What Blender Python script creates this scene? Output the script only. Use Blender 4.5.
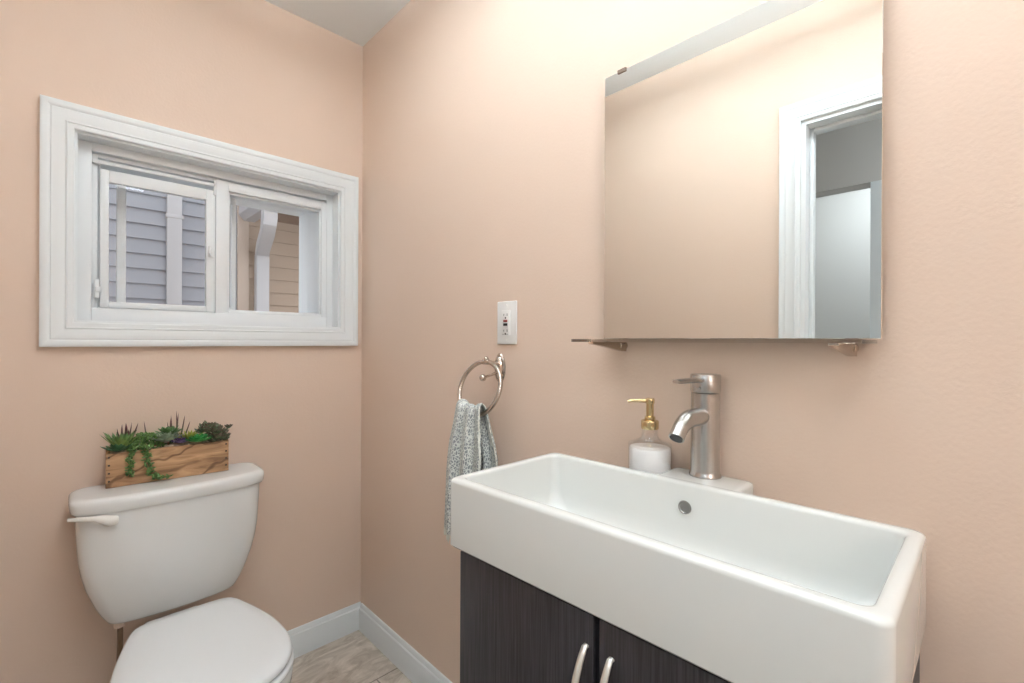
import bpy, bmesh, math, random
from mathutils import Vector, Matrix
PI = math.pi
random.seed(7)
for o in list(bpy.data.objects):
    bpy.data.objects.remove(o)
SC = bpy.context.scene
COL = SC.collection

# ------------------------------------------------------------------ key dimensions (metres)
W, D, H = 0.870, 1.778, 2.350        # right wall x, back wall y, ceiling z
XL, YF = -0.195, -1.45               # left wall x, front wall y
HC = 1.1615                          # camera height

# ------------------------------------------------------------------ camera
cam_d = bpy.data.cameras.new('camera'); cam = bpy.data.objects.new('camera', cam_d); COL.objects.link(cam)
cam_d.sensor_width = 36.0
cam_d.lens = 465.06 / 1024 * 36.0
cam_d.clip_start = 0.02
yaw, pitch, roll = 0.767853, -0.000975, 0.0047825
fwd = Vector((math.sin(yaw)*math.cos(pitch), math.cos(yaw)*math.cos(pitch), math.sin(pitch)))
rgt = Vector((math.cos(yaw), -math.sin(yaw), 0)); upv = rgt.cross(fwd)
r2 = math.cos(roll)*rgt + math.sin(roll)*upv
u2 = -math.sin(roll)*rgt + math.cos(roll)*upv
m3 = Matrix((r2, u2, -fwd)).transposed()
cam.matrix_world = Matrix.Translation((0, 0, HC)) @ m3.to_4x4()
SC.camera = cam

# ------------------------------------------------------------------ world, exposure
wd = bpy.data.worlds.new('overcast_sky'); SC.world = wd; wd.use_nodes = True
bgn = wd.node_tree.nodes['Background']
bgn.inputs[0].default_value = (0.94, 0.97, 1.0, 1); bgn.inputs[1].default_value = 2.2
SC.view_settings.view_transform = 'Standard'; SC.view_settings.look = 'None'
SC.view_settings.exposure = 0.0; SC.view_settings.gamma = 1.0
SC.view_settings.use_curve_mapping = False

# lamp strengths (lamps built further down; all but the vanity are added fill)
VANITY_E, UPFILL_E, DOWNFILL_E, HALLFILL_E, GLOBEFILL_E = 5.8, 56.0, 8.6, 66.0, 27.0

# ------------------------------------------------------------------ materials
def srgb(r, g, b):
    f = lambda c: (c/255/12.92) if c/255 <= 0.04045 else ((c/255+0.055)/1.055)**2.4
    return (f(r), f(g), f(b), 1)

def mat(name, col, rough=0.5, metal=0.0, bump=0.0, bscale=200.0, spec=0.5, var=0.0, vscale=3.0, coat=0.0, stretch=(1, 1, 1), emit=0.0):
    """principled material with a procedural noise for colour variation and bump"""
    m = bpy.data.materials.new(name); m.use_nodes = True
    nt = m.node_tree; b = nt.nodes['Principled BSDF']
    b.inputs['Base Color'].default_value = col
    b.inputs['Roughness'].default_value = rough; b.inputs['Metallic'].default_value = metal
    b.inputs['Specular IOR Level'].default_value = spec
    b.inputs['Coat Weight'].default_value = coat
    if emit:
        b.inputs['Emission Color'].default_value = (.84, .93, 1, 1); b.inputs['Emission Strength'].default_value = emit
    tc = nt.nodes.new('ShaderNodeTexCoord'); mp = nt.nodes.new('ShaderNodeMapping')
    mp.inputs['Scale'].default_value = stretch
    nt.links.new(tc.outputs['Object'], mp.inputs['Vector'])
    n = nt.nodes.new('ShaderNodeTexNoise'); n.inputs['Scale'].default_value = vscale; n.inputs['Detail'].default_value = 4
    nt.links.new(mp.outputs[0], n.inputs['Vector'])
    mx = nt.nodes.new('ShaderNodeMixRGB'); mx.blend_type = 'MULTIPLY'; mx.inputs[0].default_value = 1.0
    mx.inputs[1].default_value = col
    rp = nt.nodes.new('ShaderNodeValToRGB')
    lo = 1 - max(var, 0.004)
    rp.color_ramp.elements[0].position = .3; rp.color_ramp.elements[0].color = (lo, lo, lo, 1)
    rp.color_ramp.elements[1].position = .7; rp.color_ramp.elements[1].color = (1, 1, 1, 1)
    nt.links.new(n.outputs['Fac'], rp.inputs[0]); nt.links.new(rp.outputs[0], mx.inputs[2])
    nt.links.new(mx.outputs[0], b.inputs['Base Color'])
    if bump:
        n2 = nt.nodes.new('ShaderNodeTexNoise'); n2.inputs['Scale'].default_value = bscale; n2.inputs['Detail'].default_value = 3
        nt.links.new(mp.outputs[0], n2.inputs['Vector'])
        bp = nt.nodes.new('ShaderNodeBump'); bp.inputs['Strength'].default_value = bump; bp.inputs['Distance'].default_value = 0.002
        nt.links.new(n2.outputs['Fac'], bp.inputs['Height']); nt.links.new(bp.outputs[0], b.inputs['Normal'])
    return m

def glass_pane(name, tint=(1, 1, 1, 1), refl=0.06):
    m = bpy.data.materials.new(name); m.use_nodes = True; nt = m.node_tree
    nt.nodes.clear()
    out = nt.nodes.new('ShaderNodeOutputMaterial'); t = nt.nodes.new('ShaderNodeBsdfTransparent'); t.inputs[0].default_value = tint
    g = nt.nodes.new('ShaderNodeBsdfGlossy'); g.inputs['Roughness'].default_value = 0.01
    lw = nt.nodes.new('ShaderNodeLayerWeight'); lw.inputs[0].default_value = .25
    fr = nt.nodes.new('ShaderNodeMath'); fr.operation = 'MULTIPLY_ADD'; fr.inputs[1].default_value = .45; fr.inputs[2].default_value = .025
    nt.links.new(lw.outputs['Facing'], fr.inputs[0])
    mx = nt.nodes.new('ShaderNodeMixShader')
    nt.links.new(fr.outputs[0], mx.inputs[0]); nt.links.new(t.outputs[0], mx.inputs[1]); nt.links.new(g.outputs[0], mx.inputs[2])
    nt.links.new(mx.outputs[0], out.inputs[0]); return m

def real_glass(name, col=(1, 1, 1, 1), rough=0.0):
    m = bpy.data.materials.new(name); m.use_nodes = True
    b = m.node_tree.nodes['Principled BSDF']; b.inputs['Base Color'].default_value = col
    b.inputs['Roughness'].default_value = rough; b.inputs['Transmission Weight'].default_value = 1.0; b.inputs['IOR'].default_value = 1.45
    return m

def wood_mat(name, c1, c2, c3, axis_scale, crack=True):
    m = bpy.data.materials.new(name); m.use_nodes = True; nt = m.node_tree; b = nt.nodes['Principled BSDF']
    b.inputs['Roughness'].default_value = 0.75
    tc = nt.nodes.new('ShaderNodeTexCoord'); mp = nt.nodes.new('ShaderNodeMapping'); mp.inputs['Scale'].default_value = axis_scale
    nt.links.new(tc.outputs['Object'], mp.inputs[0])
    n = nt.nodes.new('ShaderNodeTexNoise'); n.inputs['Scale'].default_value = 9; n.inputs['Detail'].default_value = 6; n.inputs['Distortion'].default_value = 1.2
    nt.links.new(mp.outputs[0], n.inputs['Vector'])
    r = nt.nodes.new('ShaderNodeValToRGB'); e = r.color_ramp.elements
    e[0].position = .30; e[0].color = c1; e[1].position = .68; e[1].color = c3
    k = e.new(.47); k.color = c2
    nt.links.new(n.outputs['Fac'], r.inputs[0])
    last = r.outputs[0]
    if crack:
        w = nt.nodes.new('ShaderNodeTexWave'); w.wave_type = 'BANDS'; w.bands_direction = 'Z'
        w.inputs['Scale'].default_value = 1.7; w.inputs['Distortion'].default_value = 9; w.inputs['Detail'].default_value = 3; w.inputs['Detail Scale'].default_value = 1.0
        mp2 = nt.nodes.new('ShaderNodeMapping'); mp2.inputs['Scale'].default_value = (3.0, 3.0, 2.4); mp2.inputs['Rotation'].default_value = (0, .35, 0)
        nt.links.new(tc.outputs['Object'], mp2.inputs[0]); nt.links.new(mp2.outputs[0], w.inputs['Vector'])
        r2_ = nt.nodes.new('ShaderNodeValToRGB'); r2_.color_ramp.elements[0].position = 0.0; r2_.color_ramp.elements[0].color = (.25, .18, .12, 1)
        r2_.color_ramp.elements[1].position = 0.035; r2_.color_ramp.elements[1].color = (1, 1, 1, 1)
        nt.links.new(w.outputs['Fac'], r2_.inputs[0])
        mx = nt.nodes.new('ShaderNodeMixRGB'); mx.blend_type = 'MULTIPLY'; mx.inputs[0].default_value = .8
        nt.links.new(last, mx.inputs[1]); nt.links.new(r2_.outputs[0], mx.inputs[2]); last = mx.outputs[0]
    nt.links.new(last, b.inputs['Base Color'])
    bp = nt.nodes.new('ShaderNodeBump'); bp.inputs['Strength'].default_value = .4; bp.inputs['Distance'].default_value = 0.001
    nt.links.new(n.outputs['Fac'], bp.inputs['Height']); nt.links.new(bp.outputs[0], b.inputs['Normal'])
    return m

def floor_mat():
    m = bpy.data.materials.new('wood_look_tile'); m.use_nodes = True; nt = m.node_tree; b = nt.nodes['Principled BSDF']
    b.inputs['Roughness'].default_value = .45
    tc = nt.nodes.new('ShaderNodeTexCoord'); mp = nt.nodes.new('ShaderNodeMapping')
    mp.inputs['Location'].default_value = (0.034, -1.464, 0)
    nt.links.new(tc.outputs['Object'], mp.inputs[0])
    br = nt.nodes.new('ShaderNodeTexBrick'); br.inputs['Scale'].default_value = 1.0
    br.inputs['Brick Width'].default_value = .81; br.inputs['Row Height'].default_value = .40; br.inputs['Mortar Size'].default_value = .0026
    br.inputs['Mortar Smooth'].default_value = .1; br.inputs['Bias'].default_value = 0
    br.inputs['Color1'].default_value = srgb(222, 212, 200); br.inputs['Color2'].default_value = srgb(212, 203, 191)
    br.inputs['Mortar'].default_value = srgb(150, 141, 130)
    nt.links.new(mp.outputs[0], br.inputs['Vector'])
    mp2 = nt.nodes.new('ShaderNodeMapping'); mp2.inputs['Scale'].default_value = (3.4, 8, 1)
    nt.links.new(tc.outputs['Object'], mp2.inputs[0])
    n = nt.nodes.new('ShaderNodeTexNoise'); n.inputs['Scale'].default_value = 2.4; n.inputs['Detail'].default_value = 9; n.inputs['Distortion'].default_value = 1.6
    n.inputs['Roughness'].default_value = .65
    nt.links.new(mp2.outputs[0], n.inputs['Vector'])
    r = nt.nodes.new('ShaderNodeValToRGB'); r.color_ramp.elements[0].position = .33; r.color_ramp.elements[0].color = (.56, .52, .48, 1)
    r.color_ramp.elements[1].position = .66; r.color_ramp.elements[1].color = (1, 1, 1, 1)
    nt.links.new(n.outputs['Fac'], r.inputs[0])
    mx = nt.nodes.new('ShaderNodeMixRGB'); mx.blend_type = 'MULTIPLY'; mx.inputs[0].default_value = 1
    nt.links.new(br.outputs['Color'], mx.inputs[1]); nt.links.new(r.outputs[0], mx.inputs[2]); nt.links.new(mx.outputs[0], b.inputs['Base Color'])
    bp = nt.nodes.new('ShaderNodeBump'); bp.inputs['Strength'].default_value = .5; bp.inputs['Distance'].default_value = .002; bp.invert = True
    nt.links.new(br.outputs['Fac'], bp.inputs['Height']); nt.links.new(bp.outputs[0], b.inputs['Normal'])
    return m

def cabinet_mat():
    m = bpy.data.materials.new('dark_woodgrain_laminate'); m.use_nodes = True; nt = m.node_tree; b = nt.nodes['Principled BSDF']
    b.inputs['Roughness'].default_value = .42
    tc = nt.nodes.new('ShaderNodeTexCoord'); mp = nt.nodes.new('ShaderNodeMapping'); mp.inputs['Scale'].default_value = (60, 60, 1.6)
    nt.links.new(tc.outputs['Object'], mp.inputs[0])
    n = nt.nodes.new('ShaderNodeTexNoise'); n.inputs['Scale'].default_value = 6; n.inputs['Detail'].default_value = 5
    nt.links.new(mp.outputs[0], n.inputs['Vector'])
    r = nt.nodes.new('ShaderNodeValToRGB'); r.color_ramp.elements[0].position = .35; r.color_ramp.elements[0].color = srgb(32, 31, 34)
    r.color_ramp.elements[1].position = .7; r.color_ramp.elements[1].color = srgb(62, 60, 65)
    nt.links.new(n.outputs['Fac'], r.inputs[0]); nt.links.new(r.outputs[0], b.inputs['Base Color'])
    bp = nt.nodes.new('ShaderNodeBump'); bp.inputs['Strength'].default_value = .35; bp.inputs['Distance'].default_value = .001
    nt.links.new(n.outputs['Fac'], bp.inputs['Height']); nt.links.new(bp.outputs[0], b.inputs['Normal'])
    return m

def towel_mat():
    m = bpy.data.materials.new('grey_paisley_cotton'); m.use_nodes = True; nt = m.node_tree; b = nt.nodes['Principled BSDF']
    b.inputs['Roughness'].default_value = .95; b.inputs['Specular IOR Level'].default_value = .1
    uv = nt.nodes.new('ShaderNodeTexCoord'); mp = nt.nodes.new('ShaderNodeMapping'); mp.inputs['Scale'].default_value = (1, 1, 1)
    nt.links.new(uv.outputs['UV'], mp.inputs[0])
    ns = nt.nodes.new('ShaderNodeTexNoise'); ns.inputs['Scale'].default_value = 30; ns.inputs['Detail'].default_value = 2
    nt.links.new(mp.outputs[0], ns.inputs['Vector'])
    add = nt.nodes.new('ShaderNodeMixRGB'); add.blend_type = 'ADD'; add.inputs[0].default_value = .02
    nt.links.new(mp.outputs[0], add.inputs[1]); nt.links.new(ns.outputs['Color'], add.inputs[2])
    v = nt.nodes.new('ShaderNodeTexVoronoi'); v.feature = 'DISTANCE_TO_EDGE'; v.inputs['Scale'].default_value = 120
    nt.links.new(add.outputs[0], v.inputs['Vector'])
    r = nt.nodes.new('ShaderNodeValToRGB'); r.color_ramp.interpolation = 'EASE'
    r.color_ramp.elements[0].position = .05; r.color_ramp.elements[0].color = srgb(226, 228, 222)
    r.color_ramp.elements[1].position = .17; r.color_ramp.elements[1].color = srgb(146, 151, 152)
    nt.links.new(v.outputs['Distance'], r.inputs[0])
    # pale vine bands running down the cloth
    sep = nt.nodes.new('ShaderNodeSeparateXYZ'); nt.links.new(add.outputs[0], sep.inputs[0])
    wv = nt.nodes.new('ShaderNodeMath'); wv.operation = 'SINE'
    ml = nt.nodes.new('ShaderNodeMath'); ml.operation = 'MULTIPLY'; ml.inputs[1].default_value = 100.0
    nt.links.new(sep.outputs[0], ml.inputs[0]); nt.links.new(ml.outputs[0], wv.inputs[0])
    r3 = nt.nodes.new('ShaderNodeValToRGB'); r3.color_ramp.elements[0].position = .90; r3.color_ramp.elements[0].color = (0, 0, 0, 1)
    r3.color_ramp.elements[1].position = .97; r3.color_ramp.elements[1].color = (1, 1, 1, 1)
    nt.links.new(wv.outputs[0], r3.inputs[0])
    mx = nt.nodes.new('ShaderNodeMixRGB'); nt.links.new(r3.outputs[0], mx.inputs[0]); nt.links.new(r.outputs[0], mx.inputs[1])
    mx.inputs[2].default_value = srgb(222, 222, 212)
    nt.links.new(mx.outputs[0], b.inputs['Base Color'])
    n = nt.nodes.new('ShaderNodeTexNoise'); n.inputs['Scale'].default_value = 400
    nt.links.new(mp.outputs[0], n.inputs['Vector'])
    bp = nt.nodes.new('ShaderNodeBump'); bp.inputs['Strength'].default_value = .5; bp.inputs['Distance'].default_value = .002
    nt.links.new(n.outputs['Fac'], bp.inputs['Height']); nt.links.new(bp.outputs[0], b.inputs['Normal'])
    return m

def leaf_mat(name, base, tip, pos=.5):
    """leaf colour runs from base to tip along UV v"""
    m = bpy.data.materials.new(name); m.use_nodes = True; nt = m.node_tree; b = nt.nodes['Principled BSDF']
    b.inputs['Roughness'].default_value = .5
    tc = nt.nodes.new('ShaderNodeTexCoord'); sp = nt.nodes.new('ShaderNodeSeparateXYZ'); nt.links.new(tc.outputs['UV'], sp.inputs[0])
    r = nt.nodes.new('ShaderNodeValToRGB'); r.color_ramp.elements[0].position = pos-.25; r.color_ramp.elements[0].color = base
    r.color_ramp.elements[1].position = min(1, pos+.3); r.color_ramp.elements[1].color = tip
    nt.links.new(sp.outputs[1], r.inputs[0])
    n = nt.nodes.new('ShaderNodeTexNoise'); n.inputs['Scale'].default_value = 120; nt.links.new(tc.outputs['Object'], n.inputs['Vector'])
    mx = nt.nodes.new('ShaderNodeMixRGB'); mx.blend_type = 'OVERLAY'; mx.inputs[0].default_value = .5
    nt.links.new(r.outputs[0], mx.inputs[1]); nt.links.new(n.outputs['Fac'], mx.inputs[2]); nt.links.new(mx.outputs[0], b.inputs['Base Color'])
    return m

M = {}
M['wall'] = mat('peach_wall_paint', srgb(226, 203, 185), .55, bump=.22, bscale=160, var=.012, vscale=1.5, spec=.35)
M['ceiling'] = mat('ceiling_paint', srgb(240, 243, 243), .9, bump=.15, bscale=120, var=.01)
M['trim'] = mat('white_semigloss_paint', srgb(236, 241, 243), .35, bump=.05, bscale=60, var=.01, spec=.5)
M['vinyl'] = mat('white_vinyl', srgb(237, 241, 243), .35, var=.006)
M['ceramic'] = mat('white_glazed_ceramic', srgb(222, 223, 219), .09, var=.004, coat=.3)
M['toilet'] = mat('white_toilet_ceramic', srgb(240, 242, 241), .10, var=.004, coat=.2)
M['plastic'] = mat('white_seat_plastic', srgb(242, 246, 248), .22, var=.004)
M['lever'] = mat('white_lever_plastic', srgb(244, 243, 238), .25, var=.004)
M['nickel'] = mat('brushed_nickel', srgb(196, 194, 192), .27, metal=1, bump=.12, bscale=25, stretch=(1, 1, 60), var=.03, vscale=20)
M['ringnickel'] = mat('satin_nickel', srgb(200, 190, 181), .22, metal=1, var=.02)
M['steel'] = mat('bracket_steel', srgb(200, 185, 170), .25, metal=1, var=.02)
M['gold'] = mat('polished_gold', srgb(216, 194, 150), .22, metal=1, var=.02)
M['soap'] = mat('pearl_white_soap', srgb(252, 251, 250), .3, var=.01, vscale=30)
M['cab'] = cabinet_mat()
M['cabedge'] = mat('dark_gap_void', srgb(24, 22, 24), .8, var=.02)
M['floor'] = floor_mat()
M['towel'] = towel_mat()
M['fringe'] = mat('cream_cotton_fringe', srgb(228, 226, 214), .95, var=.05, vscale=60)
M['box'] = wood_mat('aged_pine', srgb(124, 92, 64), srgb(168, 130, 94), srgb(196, 158, 120), (1, 1, 5.5))
M['boxend'] = wood_mat('pine_end_grain', srgb(100, 72, 48), srgb(146, 108, 74), srgb(170, 130, 92), (1, 1, 8), False)
M['nail'] = mat('dark_iron', srgb(52, 38, 30), .7, var=.2, vscale=300)
M['clip'] = mat('bronze_clip', srgb(120, 98, 82), .5, var=.05)
M['pebble'] = mat('cream_pebbles', srgb(208, 186, 162), .8, var=.35, vscale=60)
M['mirror'] = mat('mirror_silver', srgb(238, 240, 238), .0, metal=1, var=.001)
M['mirrorback'] = mat('mirror_backing', srgb(120, 112, 104), .6, var=.05)
M['paneglass'] = glass_pane('window_glass')
M['shelfglass'] = real_glass('shelf_glass', (.90, .87, .82, 1), .02)
M['bottleglass'] = glass_pane('bottle_glass')
M['handle'] = mat('satin_silver_handle', srgb(226, 222, 214), .38, metal=.75, var=.02)
M['sidinggrey'] = mat('blue_grey_siding', srgb(138, 141, 149), .7, bump=.2, bscale=80, stretch=(1, 1, 8), var=.03)
M['sidingtan'] = mat('tan_siding', srgb(158, 140, 124), .7, bump=.2, bscale=80, stretch=(1, 1, 8), var=.04)
M['spout'] = mat('white_aluminium', srgb(172, 171, 174), .4, var=.02)
M['cornertan'] = mat('tan_corner_board', srgb(168, 152, 140), .6, var=.03)
M['soffit'] = mat('brown_soffit', srgb(120, 96, 80), .7, var=.05)
M['ground'] = mat('gravel_ground', srgb(140, 136, 130), .9, bump=.6, bscale=60, var=.3, vscale=30)
M['plate'] = mat('white_outlet_plastic', srgb(240, 240, 238), .3, var=.004)
M['black'] = mat('black_plastic', srgb(48, 44, 46), .5, var=.02)
M['red'] = mat('red_button', srgb(150, 70, 62), .5, var=.02)
M['braid'] = mat('braided_steel_hose', srgb(150, 128, 108), .4, metal=.8, bump=.8, bscale=700, var=.2, vscale=300)
M['nutplastic'] = mat('tan_plastic_nut', srgb(226, 206, 190), .5, var=.03)
M['chrome'] = mat('dark_chrome', srgb(150, 148, 145), .3, metal=1, var=.05)
M['opal'] = mat('opal_diffuser', srgb(250, 250, 248), .4, emit=VANITY_E, var=.002)
M['dome'] = mat('opal_dome', srgb(250, 250, 248), .4, emit=UPFILL_E, var=.002)  # glow of the added fill lights, here and the three below
M['underglow'] = mat('opal_underside', srgb(250, 250, 248), .4, emit=DOWNFILL_E, var=.002)
M['sconce'] = mat('opal_globe', srgb(250, 250, 248), .4, emit=GLOBEFILL_E, var=.002)
M['halldome'] = mat('hall_opal_dome', srgb(250, 250, 248), .4, emit=HALLFILL_E, var=.002)
M['hallwall'] = mat('hall_grey_paint', srgb(214, 211, 207), .6, bump=.1, var=.01)
M['void'] = mat('cavity_black', srgb(40, 38, 36), .9, var=.05)

# ------------------------------------------------------------------ mesh helpers
def new_bm(): return bmesh.new()
def skew(bm):
    for v in bm.verts: v.co.x -= SHEAR*v.co.y
    return bm

def finish(name, bm, m, parent=None, smooth=35, loc=None, rotz=0):
    bmesh.ops.recalc_face_normals(bm, faces=bm.faces)
    me = bpy.data.meshes.new(name); bm.to_mesh(me); bm.free()
    ms = m if isinstance(m, (list, tuple)) else [m]
    for x in ms: me.materials.append(x)
    if smooth:
        for p in me.polygons: p.use_smooth = True
        me.set_sharp_from_angle(angle=math.radians(smooth))
    o = bpy.data.objects.new(name, me); COL.objects.link(o)
    if loc is not None: o.location = loc
    o.rotation_euler = (0, 0, rotz)
    if parent: o.parent = parent
    return o

def tag(o, label=None, cat=None, group=None, kind=None):
    if label: o['label'] = label
    if cat: o['category'] = cat
    if group: o['group'] = group
    if kind: o['kind'] = kind
    return o

def empty(name, loc=(0, 0, 0), rotz=0, parent=None):
    o = bpy.data.objects.new(name, None); COL.objects.link(o); o.location = loc; o.rotation_euler = (0, 0, rotz)
    o.empty_display_size = .05
    if parent: o.parent = parent
    return o

def box(bm, x0, x1, y0, y1, z0, z1, bev=0.0, seg=2):
    vs = [bm.verts.new((x, y, z)) for x in (x0, x1) for y in (y0, y1) for z in (z0, z1)]
    idx = [(0, 1, 3, 2), (4, 6, 7, 5), (0, 4, 5, 1), (2, 3, 7, 6), (0, 2, 6, 4), (1, 5, 7, 3)]
    fs = [bm.faces.new([vs[i] for i in f]) for f in idx]
    bmesh.ops.recalc_face_normals(bm, faces=fs)
    if bev:
        es = list({e for f in fs for e in f.edges})
        bmesh.ops.bevel(bm, geom=es, offset=bev, segments=seg, profile=.5, affect='EDGES')
    return bm

def loft(bm, rings, cap0=True, cap1=True, closed=True):
    vr = [[bm.verts.new(p) for p in r] for r in rings]
    n = len(rings[0])
    for a, b in zip(vr, vr[1:]):
        for i in range(n if closed else n-1):
            j = (i+1) % n
            try: bm.faces.new((a[i], a[j], b[j], b[i]))
            except ValueError: pass
    if cap0: bm.faces.new(vr[0][::-1])
    if cap1: bm.faces.new(vr[-1])
    return vr

def tube(bm, pts, rad, n=12, caps=True):
    pts = [Vector(p) for p in pts]; rings = []
    N = len(pts); prev = None
    for i, p in enumerate(pts):
        t = (pts[min(i+1, N-1)]-pts[max(i-1, 0)]).normalized()
        if prev is None:
            a = Vector((0, 0, 1)) if abs(t.z) < .9 else Vector((1, 0, 0))
            u = t.cross(a).normalized()
        else:
            u = (prev - t*prev.dot(t)).normalized()
        prev = u; v = t.cross(u)
        r = rad[i] if isinstance(rad, (list, tuple)) else rad
        ru, rv = r if isinstance(r, tuple) else (r, r)
        rings.append([p+u*math.cos(2*PI*k/n)*ru+v*math.sin(2*PI*k/n)*rv for k in range(n)])
    loft(bm, rings, caps, caps)

def lathe(bm, prof, n=32, org=(0, 0, 0), ax=None):
    """prof: list of (r, h) revolved round the z axis at org, or round the direction ax"""
    q = Vector((0, 0, 1)).rotation_difference(Vector(ax)) if ax else None
    o = Vector(org); rings = []
    for r, h in prof:
        ring = []
        for k in range(n):
            p = Vector((r*math.cos(2*PI*k/n), r*math.sin(2*PI*k/n), h))
            ring.append(o+(q @ p if q else p))
        rings.append(ring)
    loft(bm, rings, True, True)

def sphere(bm, c, r, sx=1, sy=1, sz=1, seg=16):
    mtx = Matrix.Translation(c) @ Matrix.Diagonal((sx, sy, sz, 1))
    bmesh.ops.create_uvsphere(bm, u_segments=seg, v_segments=seg//2+2, radius=r, matrix=mtx)

def torus(bm, c, R, r, hdir, vdir, n=64, m=12):
    h = Vector(hdir).normalized(); v = Vector(vdir).normalized(); nn = h.cross(v)
    rings = []
    for i in range(n):
        a = 2*PI*i/n; d = h*math.cos(a)+v*math.sin(a)
        rings.append([Vector(c)+d*(R+r*math.cos(2*PI*k/m))+nn*r*math.sin(2*PI*k/m) for k in range(m)])
    rings.append(rings[0])
    vr = [[bm.verts.new(p) for p in rr] for rr in rings[:-1]]
    for i in range(n):
        a, b = vr[i], vr[(i+1) % n]
        for k in range(m): bm.faces.new((a[k], a[(k+1) % m], b[(k+1) % m], b[k]))

def rrect(x0, x1, y0, y1, r, z, n=6):
    pts = []
    for cx, cy, a0 in ((x1-r, y1-r, 0), (x0+r, y1-r, 90), (x0+r, y0+r, 180), (x1-r, y0+r, 270)):
        for k in range(n+1):
            a = math.radians(a0+90*k/n); pts.append((cx+r*math.cos(a), cy+r*math.sin(a), z))
    return pts

def moulding(bm, path, prof, closed, to3d):
    """mitred moulding along a 2D path (a, b); prof = (outward offset, projection); to3d(a, b, projection)"""
    n = len(path); rings = []
    P = [Vector(p) for p in path]
    for i, p in enumerate(P):
        if closed or 0 < i < n-1:
            d0 = (p-P[i-1]).normalized(); d1 = (P[(i+1) % n]-p).normalized()
            n0 = Vector((d0.y, -d0.x)); n1 = Vector((d1.y, -d1.x))
            mt = (n0+n1).normalized(); mt = mt/max(.2, mt.dot(n0))
        else:
            d = (P[1]-P[0] if i == 0 else P[-1]-P[-2]).normalized(); mt = Vector((d.y, -d.x))
        rings.append([to3d(p.x+mt.x*o, p.y+mt.y*o, h) for o, h in prof])
    vr = [[bm.verts.new(q) for q in r] for r in rings]
    m_ = len(prof)
    for i in range(n if closed else n-1):
        a, b = vr[i], vr[(i+1) % n]
        for k in range(m_):
            bm.faces.new((a[k], a[(k+1) % m_], b[(k+1) % m_], b[k]))
    if not closed:
        bm.faces.new(vr[0][::-1]); bm.faces.new(vr[-1])

# stepped colonial casing profile (offset from the opening outward, projection from the wall)
CASING = [(0, 0), (0, .010), (.003, .012), (.013, .012), (.016, .0145), (.019, .0125), (.022, .0125), (.030, .0165), (.040, .0185),
          (.046, .0185), (.048, .0165), (.051, .0185), (.056, .021), (.064, .021), (.068, .019), (.068, 0)]

# ================================================================== THE ROOM
def struct(name, bm, m, smooth=0):
    o = finish(name, bm, m, smooth=smooth); o['kind'] = 'structure'; return o

WX0, WX1, WZ0, WZ1 = .022, .777, 1.208, 1.742     # window opening in the back wall
T = .30
bm = new_bm(); box(bm, -2.6, W+.15, YF-.15, D+T, -.12, 0); struct('floor', bm, M['floor'])
bm = new_bm(); box(bm, XL-.12, W+.15, YF-.15, D+T, H, H+.12); struct('ceiling', bm, M['ceiling'])
bm = new_bm(); box(bm, W, W+.15, YF-.15, D+T, 0, H); struct('wall_right', bm, M['wall'])
bm = new_bm()
box(bm, XL-.12, WX0, D, D+T, 0, H); box(bm, WX1, W, D, D+T, 0, H); box(bm, WX0, WX1, D, D+T, 0, WZ0); box(bm, WX0, WX1, D, D+T, WZ1, H)
struct('wall_back', bm, M['wall'])
DY1, DY0, DZ = .480, -.28, 1.949                  # door opening in the left wall
bm = new_bm()
box(bm, XL-.12, XL, DY1, D, 0, H); box(bm, XL-.12, XL, YF, DY0, 0, H); box(bm, XL-.12, XL, DY0, DY1, DZ, H)
struct('wall_left', bm, M['wall'])
bm = new_bm(); box(bm, XL-.12, W, YF-.12, YF, 0, H); struct('wall_front', bm, M['wall'])

# baseboards: flat board with an eased, stepped cap
BP = [(0, 0), (.013, 0), (.013, .076), (.0115, .080), (.0115, .084), (.0075, .088), (.0075, .092), (.004, .102), (0, .104)]
def baseboard(name, a, b, nrm):
    bm = new_bm(); a = Vector(a); b = Vector(b); nv = Vector(nrm)
    loft(bm, [[a+nv*o+Vector((0, 0, z)) for o, z in BP], [b+nv*o+Vector((0, 0, z)) for o, z in BP]])
    struct(name, bm, M['trim'], 30)
baseboard('baseboard_back', (XL, D, 0), (W, D, 0), (0, -1, 0))
baseboard('baseboard_right', (W, .668, 0), (W, D-.013, 0), (-1, 0, 0))
baseboard('baseboard_left', (XL, DY1+.07, 0), (XL, D-.013, 0), (1, 0, 0))

# ---------------- window
win = empty('window_1', (0, D, 0)); tag(win, kind='structure')
def wpart(name, bm, m=None, smooth=30, parent=None):
    for v in bm.verts: v.co.y -= D
    return finish(name, bm, m or M['vinyl'], parent or win, smooth=smooth)
bm = new_bm()
moulding(bm, [(WX0, WZ0), (WX0, WZ1), (WX1, WZ1), (WX1, WZ0)][::-1], CASING, True, lambda a, b, h: (a, D-h, b))
wpart('window_casing', bm, M['trim'])
def frame(bm, x0, x1, z0, z1, l, r, t, b_, y0, y1, bev=.0015):
    box(bm, x0, x0+l, y0, y1, z0, z1, bev); box(bm, x1-r, x1, y0, y1, z0, z1, bev)
    box(bm, x0+l, x1-r, y0, y1, z0, z0+b_, bev); box(bm, x0+l, x1-r, y0, y1, z1-t, z1, bev)
bm = new_bm(); e = .006                      # painted jamb lining
box(bm, WX0, WX0+e, D, 1.83, WZ0, WZ1); box(bm, WX1-e, WX1, D, 1.83, WZ0, WZ1)
box(bm, WX0+e, WX1-e, D, 1.83, WZ0, WZ0+e); box(bm, WX0+e, WX1-e, D, 1.83, WZ1-e, WZ1)
wpart('jamb_lining', bm, M['trim'])
bm = new_bm()                                # main vinyl frame with stepped tracks
frame(bm, WX0, WX1, WZ0, WZ1, .037, .030, .030, .044, 1.830, 1.990)
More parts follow.
